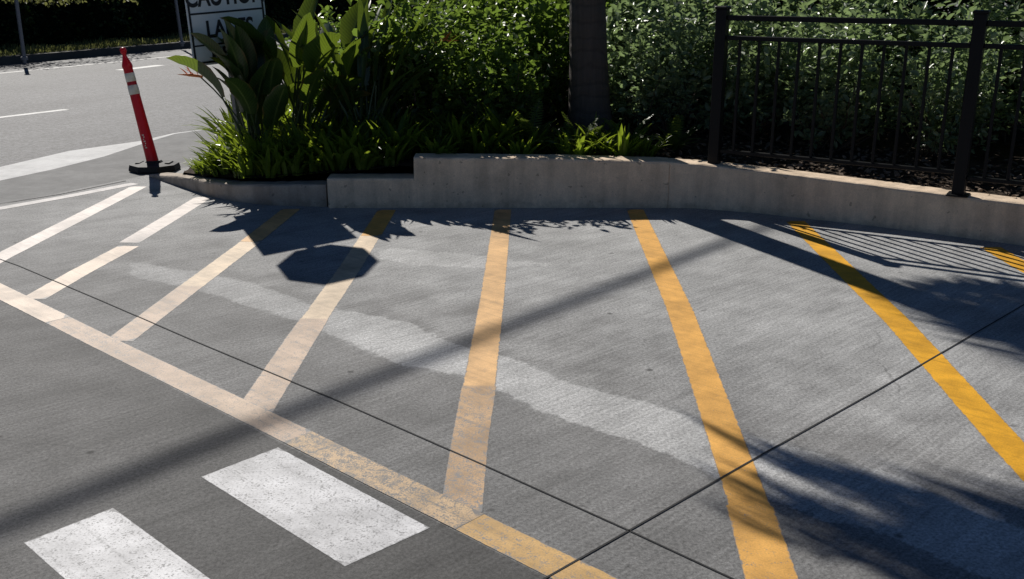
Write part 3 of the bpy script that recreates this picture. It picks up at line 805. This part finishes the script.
lx, ly, _ = wall_path[-1]; wall_path += [(lx + 1.7, ly - 1.0, .25), (lx + 5, ly - 2.6, .25)]
wj = [G(668, 208.3)[0]]
wd_ = dens(wall_path, .05)
for j in wj:
    k = next(i for i in range(len(wd_) - 1) if wd_[i][0] <= j < wd_[i + 1][0]); a, b = wd_[k], wd_[k + 1]
    def at_(x): t = (x - a[0]) / (b[0] - a[0]); return (x, a[1] + (b[1] - a[1]) * t, a[2] + (b[2] - a[2]) * t)
    wd_[k + 1:k + 1] = [p for p in (at_(j - .006), at_(j), at_(j + .006)) if a[0] < p[0] < b[0]]
wall = sweep(wd_, 0.2, M['wall'], 'retaining_wall', wob=.0016, joints=wj)
tag(wall, 'beige concrete planter wall with one step and a bend towards the fence', 'wall')
# soil in the planter: follows the wall, open field behind
def wall_y(x):
    pts = [(p[0], p[1]) for p in curb_path + wall_path]
    return float(np.interp(x, [p[0] for p in pts], [p[1] for p in pts]))
def soil_z(x, y):
    t = min(1, max(0, (x + 3.0) / 2.2)); base = .06 + .22 * t
    if x > .9: base = .27 - .04 * min(1, (x - .9) / 2)
    return base + .07 * min(1, max(0, y - wall_y(x) - .2)) * t
def build_soil():
    rng = random.Random(4); vs, fs = [], []
    nx, ny = 120, 44
    for i in range(nx + 1):
        x = -2.72 + (i / nx) * 13.3
        y0 = wall_y(x) + (0.12 if x < e0[0] else 0.15)
        # back edge of the planter: follows the sidewalk on the left, deep on the right
        y1 = y0 + min(6.0, 0.10 + max(0, (x + 2.95)) * 2.1)
        for j in range(ny + 1):
            y = y0 + (y1 - y0) * j / ny; z = soil_z(x, y) + rng.uniform(-.012, .012)
            if j == ny or i == 0: z = -0.03
            vs.append((x, y, z))
    for i in range(nx):
        for j in range(ny):
            a = i * (ny + 1) + j; fs.append((a, a + ny + 1, a + ny + 2, a + 1))
    tag(mesh_obj('planter_soil', vs, fs, M['soil'], None, True), 'dark bare soil filling the planter behind the wall', kind='structure')
build_soil()
def build_mulch():
    rng = np.random.default_rng(12); n = 2600
    x = rng.uniform(.3, 5.0, n); y = np.array([wall_y(a) for a in x]) + .2 + rng.uniform(0, 1, n) ** 1.5 * 1.3
    z = np.array([soil_z(a, b) for a, b in zip(x, y)]) + .012 + rng.uniform(0, .02, n)
    d = rng.normal(0, 1, (n, 3)); d[:, 2] *= .25; nn = rng.normal(0, .35, (n, 3)); nn[:, 2] += 1
    L = rng.uniform(.02, .07, n); v, f = leaf_arrays(np.stack([x, y, z], 1), d, nn, L, L * .45, .1, .05)
    tag(np_obj('leaf_litter', v, f, M['mulch']), 'dry leaf litter and mulch scattered on the planter soil', kind='stuff')
build_mulch()

# ------------------------------------------------------------------ fence
def build_fence():
    z0 = .3
    A = Vector((*G(714, 165, .30), .30)); B = Vector((*G(958, 195, .262), .262))
    d = (B - A); d.z = 0; L = d.length; d.normalize(); C_ = B + d * L; C_.z = .25
    rz = math.atan2(d.y, d.x); Mx = Matrix.Rotation(rz, 3, 'Z')
    root = empty('metal_fence', tuple(A), 0)
    tag(root, 'black metal picket fence on top of the concrete wall', 'fence')
    posts = [A, B, C_]; topz = {0: 1.37, 1: 1.37, 2: 1.37}
    for i, p in enumerate(posts):
        h = 1.375 - p.z
        mb = MB(); mb.box((p.x - A.x, p.y - A.y, p.z - A.z + h / 2), (.075, .075, h), Mx, .004)
        po = mb.build('post', M['black'], root)
        mb = MB(); mb.box((p.x - A.x, p.y - A.y, p.z - A.z + h + .009), (.09, .09, .022), Mx, .006); mb.build('post_cap', M['black'], po)
        mb = MB(); mb.box((p.x - A.x, p.y - A.y, p.z - A.z + .004), (.13, .13, .012), Mx, .003); mb.build('base_plate', M['black'], po)
    for i in range(2):
        p, q = posts[i], posts[i + 1]; mid = (p + q) / 2 - A
        for (z, th) in ((1.318, .035), (1.185, .030), (.415, .026)):
            mb = MB(); zz = z - (0.0 if z > .5 else 0.03 * i + 0.01)
            mb.box((mid.x, mid.y, zz - A.z), (L - .078, .03, th), Mx, .003); mb.build('rail', M['black'], root)
        for k in range(11):
            c = p + d * (L * (k + 1) / 12) - A
            zb = .41 - .03 * i; mb = MB(); mb.box((c.x, c.y, (zb + 1.19) / 2 - A.z), (.019, .019, 1.175 - zb - .0), Mx, .002); mb.build('picket', M['black'], root)
build_fence()

# ------------------------------------------------------------------ delineator post
def build_delineator():
    x, y = G(155, 170); root = empty('delineator_post', (x, y, 0.0))
    tag(root, 'leaning red traffic delineator with two white bands on a black rubber base', 'delineator')
    mb = MB()
    # eight-sided rubber foot with moulded recess and grip bosses
    n = 8; rings = [(.21, 0.0), (.215, .012), (.205, .055), (.13, .064), (.075, .068), (.06, .085)]
    vs, fs = [], []
    for (r, z) in rings:
        for k in range(n):
            t = 2 * math.pi * (k + .5) / n; vs.append((r * math.cos(t) * 1.0, r * math.sin(t) * .92, z))
    for i in range(len(rings) - 1):
        for k in range(n): j = (k + 1) % n; fs.append((i * n + k, i * n + j, i * n + n + j, i * n + n + k))
    fs += [tuple(reversed(range(n))), tuple(range(len(vs) - n, len(vs)))]
    mb.add(vs, fs)
    base = mb.build('base', M['rubber'], root)
    for sx in (-.125, .125):
        g = MB(); g.box((sx, 0, .062), (.045, .12, .018), None, .006); g.build('grip', M['rubber'], base)
    # leaning tapered tube
    H = 1.06; lx, ly = -.19, .05
    ax = Vector((lx, ly, H)).normalized(); q = Vector((0, 0, 1)).rotation_difference(ax)
    def lathe(prof, name, mat, par, nseg=20):
        m2 = MB(); m2.lathe(prof, nseg); m2.v = [tuple(q @ Vector(v)) for v in m2.v]; return m2.build(name, mat, par, True)
    body = lathe([(.052, .03), (.050, .09), (.043, .5), (.040, .72), (.0385, .86), (.042, .875), (.043, .885), (.040, .90), (.024, .945), (.017, .965), (.017, .985), (.024, .995), (.027, 1.01), (.024, 1.028), (.010, 1.038)], 'tube', M['delin'], root)
    lathe([(.0401, .755), (.0416, .756), (.0408, .825), (.0398, .826)], 'reflective_band', M['band'], body)
    lathe([(.0425, .648), (.0438, .649), (.0425, .725), (.0412, .726)], 'reflective_band', M['band'], body)
    # worn white moulded mark near the foot
    mk = MB()
    for k in range(7):
        z = .2 + k * .018; r = .0495
        for (a, w_) in ((-1.75, .006), (-1.60, .005)):
            if (k + int(a * 10)) % 3 == 0: continue
            c = q @ Vector((math.cos(a) * r, math.sin(a) * r, z)); mk.box(c, (.008, .003, .010 + .002 * (k % 2)))
    mk.build('printed_mark', M['band'], body)
build_delineator()

# ------------------------------------------------------------------ sign: stop sign seen side-on above, caution plate below
def text_obj(txt, size, mat, parent, loc, rot, squeeze=1.0, bold=0.0):
    cu = bpy.data.curves.new('lettering', 'FONT'); cu.body = txt; cu.size = size; cu.align_x = 'CENTER'; cu.extrude = .0012; cu.offset = bold
    o = bpy.data.objects.new('lettering', cu); S.collection.objects.link(o)
    bpy.context.view_layer.update()
    dg = bpy.context.evaluated_depsgraph_get(); me = bpy.data.meshes.new_from_object(o.evaluated_get(dg))
    bpy.data.objects.remove(o)
    me.materials.clear(); me.materials.append(mat)
    m = bpy.data.objects.new('lettering', me); S.collection.objects.link(m); m.parent = parent
    m.location = loc; m.rotation_euler = rot; m.scale = (squeeze, 1, 1)
    return m
def build_sign():
    YAW = R(45)
    root = empty('road_sign', (-2.155, 8.24, .045)); 
    root.rotation_euler = (0, R(-3.0), YAW)
    tag(root, 'white CAUTION LANES MERGE plate under a stop sign, half hidden by large leaves', 'sign')
    mb = MB(); mb.box((0, .035, 1.10), (.05, .05, 2.20), None, .004); mb.build('pole', M['galv'], root)
    W_, zb, zt = .68, .90, 1.79
    mb = MB(); mb.box((0, 0, (zb + zt) / 2), (W_, .004, zt - zb), None, .0015); pl = mb.build('caution_plate', M['sign_white'], root)
    fr = MB(); t = .016
    for (cx_, cz, sx, sz) in ((0, zb + .022, W_ - .03, t), (0, zt - .022, W_ - .03, t), (-W_ / 2 + .022, (zb + zt) / 2, t, zt - zb - .061), (W_ / 2 - .022, (zb + zt) / 2, t, zt - zb - .061)):
        fr.box((cx_, -.0035, cz), (sx, .003, sz))
    fr.box((0, -.0035, zb + .385), (W_ - .062, .003, .014)); fr.box((0, -.0035, zb + .150), (W_ - .062, .003, .012)); fr.build('border', M['sign_black'], pl)
    rt = (R(90), 0, 0)
    text_obj('CAUTION', .215, M['sign_black'], pl, (0, -.0035, zb + .44), rt, .70, .005)
    text_obj('LANES', .175, M['sign_black'], pl, (.01, -.0035, zb + .205), rt, .82, .005)
    text_obj('MERGE', .115, M['sign_black'], pl, (.01, -.0035, zb + .045), rt, 1.05, .004)
    # octagon
    r = .305 / math.cos(math.pi / 8); cz = zt + .02 + .305
    vs = [(r * math.cos(math.pi / 8 + k * math.pi / 4), yy, cz + r * math.sin(math.pi / 8 + k * math.pi / 4)) for yy in (-.003, .003) for k in range(8)]
    fs = [tuple(range(8)), tuple(reversed(range(8, 16)))] + [(k, k + 8, (k + 1) % 8 + 8, (k + 1) % 8) for k in range(8)]
    oc = mesh_obj('stop_plate', vs, fs, M['sign_red'], root)
    r2 = r * .955; r3 = r * .90; vv = []
    for rr in (r2, r3): vv += [(rr * math.cos(math.pi / 8 + k * math.pi / 4), -.0062, cz + rr * math.sin(math.pi / 8 + k * math.pi / 4)) for k in range(8)]
    mesh_obj('border', vv, [(k, (k + 1) % 8, (k + 1) % 8 + 8, k + 8) for k in range(8)], M['sign_white'], oc)
    text_obj('STOP', .27, M['sign_white'], oc, (0, -.005, cz - .095), rt, .80, .004)
build_sign()

# ------------------------------------------------------------------ palm
def build_palm():
    bx, by = .63, 8.25
    root = empty('palm_tree', (bx, by, soil_z(bx, by) - .02))
    tag(root, 'tall palm with a ringed grey trunk standing among the planter shrubs', 'palm tree')
    mb = MB(); H = 4.2; n = 60; vs, fs = [], []; rnd = random.Random(8)
    pts, rad = [], []
    for i in range(n + 1):
        t = i / n; z = t * H
        pts.append((-.045 * z * (1 - .4 * t) , .0, z)); rad.append((.138 + .06 * math.exp(-z * 2.2) - .012 * t) * (1 + rnd.uniform(-.012, .012)))
    mb.tube(pts, rad, 22); tr = mb.build('trunk', M['trunk'], root, True)
    top = Vector(pts[-1])
    specs = []
    rr = random.Random(21)
    for a, th, cu, L in ((212, 1.2, 1.9, 2.6), (207, 1.05, 2.0, 2.5), (204, .9, 2.2, 2.4), (212, 1.1, 1.6, 2.6), (219, .9, 2.2, 2.7), (216, 1.12, 1.85, 2.7), (225, 1.0, 2.0, 2.8), (222, 1.15, 1.95, 2.8), (209, .98, 1.9, 2.6), (230, 1.1, 2.0, 2.8), (214, .95, 2.0, 2.5),
                         (92, 1.1, 1.6, 1.9), (99, 1.12, 1.6, 1.9), (105, 1.1, 1.65, 1.9), (110, 1.12, 1.6, 1.85), (115, 1.1, 1.6, 1.8)):
        specs.append((math.radians(a + rr.uniform(-1, 1)), th, L, cu))
    for a in (240, 255, 270, 285, 300, 315, 330, 345, 0, 15, 30, 45, 60, 75):
        specs.append((math.radians(a + rr.uniform(-4, 4)), rr.uniform(.8, 1.15), rr.uniform(2.1, 2.6), rr.uniform(1.4, 1.75)))
    for (az, th, L, cu) in specs:
        fr = MB(); p = top.copy(); k = 64; pts = []
        hd = Vector((math.cos(az), math.sin(az), 0)); s = Vector((-math.sin(az), math.cos(az), 0))
        for j in range(k):
            t = j / k; d = hd * math.sin(th) + Vector((0, 0, math.cos(th))); pts.append(p.copy())
            if t > .16:
                w = .52 * (math.sin(math.pi * (t * .86 + .1)) ** .6)
                for sg in (-1, 1):
                    dr = (s * sg * .8 + d * .65 + Vector((0, 0, rr.uniform(-.55, .05)))).normalized()
                    m1 = p + dr * w * .5; e = p + dr * w - Vector((0, 0, w * .22)); b = d * .018
                    fr.add([p - b, p + b, m1 + b * 1.1, m1 - b * 1.1, e], [(0, 1, 2, 3), (3, 2, 4)])
            p = p + d * (L / k); th += cu / k
        f_ = fr.build('frond', M['palm'], root)
        sm = MB(); sm.tube(pts[::5] + [pts[-1]], list(np.linspace(.022, .004, len(pts[::5]) + 1)), 5); sm.build('frond_stalk', M['stem'], f_)
build_palm()

# ------------------------------------------------------------------ overhead cable (throws the soft straight shadow)
def build_cable():
    h = 9.0; off = Vector((-math.sin(SUN_AZ), math.cos(SUN_AZ))) * (h / math.tan(SUN_EL))
    a, b = Vector(G(100, 486)), Vector(G(730, 240)); d = (b - a).normalized()
    m = (a + b) / 2 + off; pts = []
    for i in range(-20, 21):
        t = i / 20; pts.append((m.x + d.x * t * 22, m.y + d.y * t * 22, h + .9 * t * t))
    mb = MB(); mb.tube(pts, .036, 8)
    tag(mb.build('overhead_cable', M['rubber']), 'thick black overhead cable strung high across the lot, out of frame above its soft shadow', 'cable')
    for s, lb in ((-1, 'far left'), (1, 'far right')):
        e = Vector((pts[0] if s < 0 else pts[-1]))
        root = empty('utility_pole', (e.x, e.y, -.03)); tag(root, 'wooden utility pole carrying the overhead cable, ' + ('behind the lot' if s < 0 else 'across the street'), 'utility pole', 'utility poles')
        q = MB(); q.tube([(0, 0, 0), (0, 0, 9.6)], [.16, .11], 12); q.build('pole', M['twig'], root)
        q = MB(); q.box((0, 0, 9.1), (2.0, .1, .12), None, .01); q.build('crossarm', M['twig'], root)
build_cable()

# ------------------------------------------------------------------ planting
SH = [make_shrub(31, 1.35, .62, M['shrub'], .075, .048, 125, 20), make_shrub(32, 1.5, .60, M['shrub'], .085, .055, 125, 20), make_shrub(33, 1.25, .55, M['shrub'], .07, .045, 125, 20)]
SV = [make_shrub(41, 1.4, .65, M['silver'], .082, .042, 150, 20), make_shrub(42, 1.55, .62, M['silver'], .088, .046, 150, 20)]
used = set()
def place(protos, i, x, y, s, rz, label, cat, group, sz=None):
    p = protos[i % len(protos)]
    o = p if id(p) not in used else copy_tree(p)
    used.add(id(p))
    o.location = (x, y, soil_z(x, y) - .01); o.rotation_euler = (0, 0, rz); o.scale = (s, s, sz or s)
    return tag(o, label, cat, group)
rnd = random.Random(77)
left_shrubs = [(-1.35, 8.75, .80, 'small round-leaved shrub behind the long lance leaves'), (-.75, 8.35, .80, 'low green shrub left of the palm, nearest the step in the wall'),
               (-.15, 8.25, .82, 'bright green shrub just left of the palm trunk'), (-.75, 9.2, .88, 'tall green shrub behind the low shrub by the wall step'),
               (.0, 9.15, .95, 'tall green shrub directly behind and left of the palm trunk'), (-1.7, 9.5, .84, 'green shrub furthest left, behind the bird of paradise'),
               (.45, 10.0, 1.1, 'big dark shrub behind the palm trunk'), (-.5, 10.3, 1.05, 'dark shrub at the back, left of the palm'), (-1.35, 10.3, .86, 'dark low shrub at the back beside the street')]
for i, (x, y, s, lb) in enumerate(left_shrubs):
    place(SH, i, x, y, s, rnd.uniform(0, 6.28), lb, 'shrub', 'round-leaved green shrubs')
right_shrubs = [(1.20, 8.55, .82, 'silvery shrub just right of the palm trunk'), (1.15, 9.4, 1.02, 'taller silvery shrub behind the one by the trunk'),
                (1.95, 8.55, .85, 'silvery shrub behind the first fence post'), (2.5, 8.0, .76, 'silvery shrub behind the middle pickets'),
                (3.2, 7.7, .72, 'silvery shrub behind the second fence post'), (4.0, 7.2, .72, 'silvery shrub right of the second fence post'),
                (2.0, 9.5, 1.05, 'tall silvery shrub in the second row behind the fence'), (2.95, 9.1, 1.02, 'tall grey-green shrub in the second row, centre of fence'),
                (3.9, 8.5, 1.0, 'tall grey-green shrub in the second row at the right'), (4.8, 7.8, 1.0, 'grey-green shrub furthest right behind the fence')]
for i, (x, y, s, lb) in enumerate(right_shrubs):
    place(SV, i, x, y, s, rnd.uniform(0, 6.28), lb, 'shrub', 'silvery leaved shrubs')
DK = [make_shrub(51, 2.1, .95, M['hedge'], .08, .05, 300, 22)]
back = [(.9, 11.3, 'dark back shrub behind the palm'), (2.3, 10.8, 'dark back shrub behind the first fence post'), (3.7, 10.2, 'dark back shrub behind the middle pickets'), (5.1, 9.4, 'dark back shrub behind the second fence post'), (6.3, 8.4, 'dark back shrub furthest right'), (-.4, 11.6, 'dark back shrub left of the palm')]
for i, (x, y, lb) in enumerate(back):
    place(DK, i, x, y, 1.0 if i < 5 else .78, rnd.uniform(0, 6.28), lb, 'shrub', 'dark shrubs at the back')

ST = [make_strap_clump(1), make_strap_clump(2, .33, 52), make_strap_clump(3, .46, 58)]
k = 0
spots = []
for (px, dy, s) in ((196, .10, .42), (208, .14, .5), (218, .10, .6), (226, .20, .75), (248, .10, .75), (274, .10, .75), (298, .12, .75), (322, .14, .8), (345, .16, .8), (368, .14, .8), (392, .16, .7), (236, .95, 1.1), (315, 1.0, 1.3), (255, 1.3, 1.1), (222, .50, .75), (240, .30, .85), (232, .62, .95), (262, .26, .9), (285, .32, .9), (262, .75, 1.05), (308, .25, .85), (330, .36, .95), (300, .78, 1.1), (352, .30, .9), (376, .38, .9),
                    (345, .80, 1.1), (400, .34, .85), (388, .80, 1.05), (430, .45, .75), (462, .40, .8), (440, .20, .75), (520, .22, .7), (505, .5, .9), (575, .2, .75), (590, .42, .85), (618, .2, .7), (640, .3, .6), (535, .45, .8), (486, .34, .75), (452, .62, .95), (560, .30, .6), (186, .10, .40), (600, .28, .6), (330, 1.2, 1.2), (275, 1.15, 1.1)):
    x = (px - 512) / F * (7.55 + dy); spots.append((x, wall_y(x) + dy + .12, s))
for i, (x, y, s) in enumerate(spots):
    place(ST, i, x, y, s, rnd.uniform(0, 6.28), None, 'lily', 'strap-leaved lilies massed along the curb')
for o in [o for o in S.collection.objects if o.name.split('.')[0] == 'strap_leaf_plant']:
    px_ = 512 + o.location.x / 7.6 * F
    for lim, lb, gr in ((232, 'sunlit strap-leaved lily clump at the planter tip near the red delineator', 'lilies at the planter tip'),
                        (328, 'strap-leaved lily clump behind the low tapering curb', 'lilies behind the tapering curb'),
                        (415, 'strap-leaved lily clump behind the low step of the wall', 'lilies behind the low wall step'),
                        (545, 'shaded strap-leaved lily clump behind the tall wall, left of the palm', 'lilies left of the palm'),
                        (9999, 'strap-leaved lily clump around the foot of the palm trunk', 'lilies at the foot of the palm')):
        if px_ < lim: o['label'] = lb; o['group'] = gr; break
FN = [make_fern(5), make_fern(6, .42, 13)]
ferns = [(.50, 7.74, .66, 'fern at the foot of the palm trunk'), (.88, 7.78, .8, 'fern right of the palm trunk'), (.15, 7.75, .8, 'fern left of the palm trunk'), (-.35, 7.78, .85, 'fern near the wall step'),
         (1.25, 7.85, .62, 'small fern between trunk and first fence post'), (-.62, 7.95, .8, 'fern behind the strap lilies')]
for i, (x, y, s, lb) in enumerate(ferns):
    place(FN, i, x, y, s, rnd.uniform(0, 6.28), lb, 'fern', 'ferns along the planter wall')

# broad paddle-leaved plants
def deg(*a): return [tuple(q) for q in a]
def paddles(seed, n, az0, az1, smin, smax, bmin, bmax, w, tilt=(.1, .55)):
    r_ = random.Random(seed); out = []
    for i in range(n):
        out.append((math.radians(r_.uniform(az0, az1)), r_.uniform(*tilt), r_.uniform(smin, smax), r_.uniform(bmin, bmax), w * r_.uniform(.8, 1.2), r_.uniform(.2, .9)))
    return out
pp = [(-1.98, 8.0, paddles(3, 26, 0, 360, .25, .72, .36, .52, .19, (.05, .42)), ((math.radians(185), .62, .80),), 'broad-leaved bird of paradise in front of the caution plate'),
      (-1.68, 8.12, paddles(4, 26, -70, 200, .35, .85, .38, .54, .19, (.15, .75)), (), 'broad-leaved bird of paradise right of the caution plate'),
      (-1.42, 8.25, paddles(7, 22, -80, 120, .35, .85, .36, .50, .18, (.2, .85)), (), 'broad-leaved plant with bright backlit leaf tips')]
for (x, y, sp_, fl, lb) in pp:
    o = make_paddle_plant(int(-x * 100), sp_, flowers=fl); o.location = (x, y, soil_z(x, y)); tag(o, lb, 'bird of paradise')
# lance-leaved plant
def lance(x, y, seed, n, label):
    r_ = random.Random(seed); sp_ = []
    for i in range(n):
        sp_.append((r_.uniform(0, 6.28), r_.uniform(.05, .6), r_.uniform(.30, .55), r_.uniform(.6, .85), r_.uniform(.07, .10), r_.uniform(.1, .7)))
    o = make_paddle_plant(seed, sp_, 'lance_leaf_plant', ((.3, .7, 1.0),)); o.location = (x, y, soil_z(x, y)); tag(o, label, 'plant')
lance(-1.12, 8.0, 11, 24, 'tall plant with long narrow upright leaves and one pale flower')
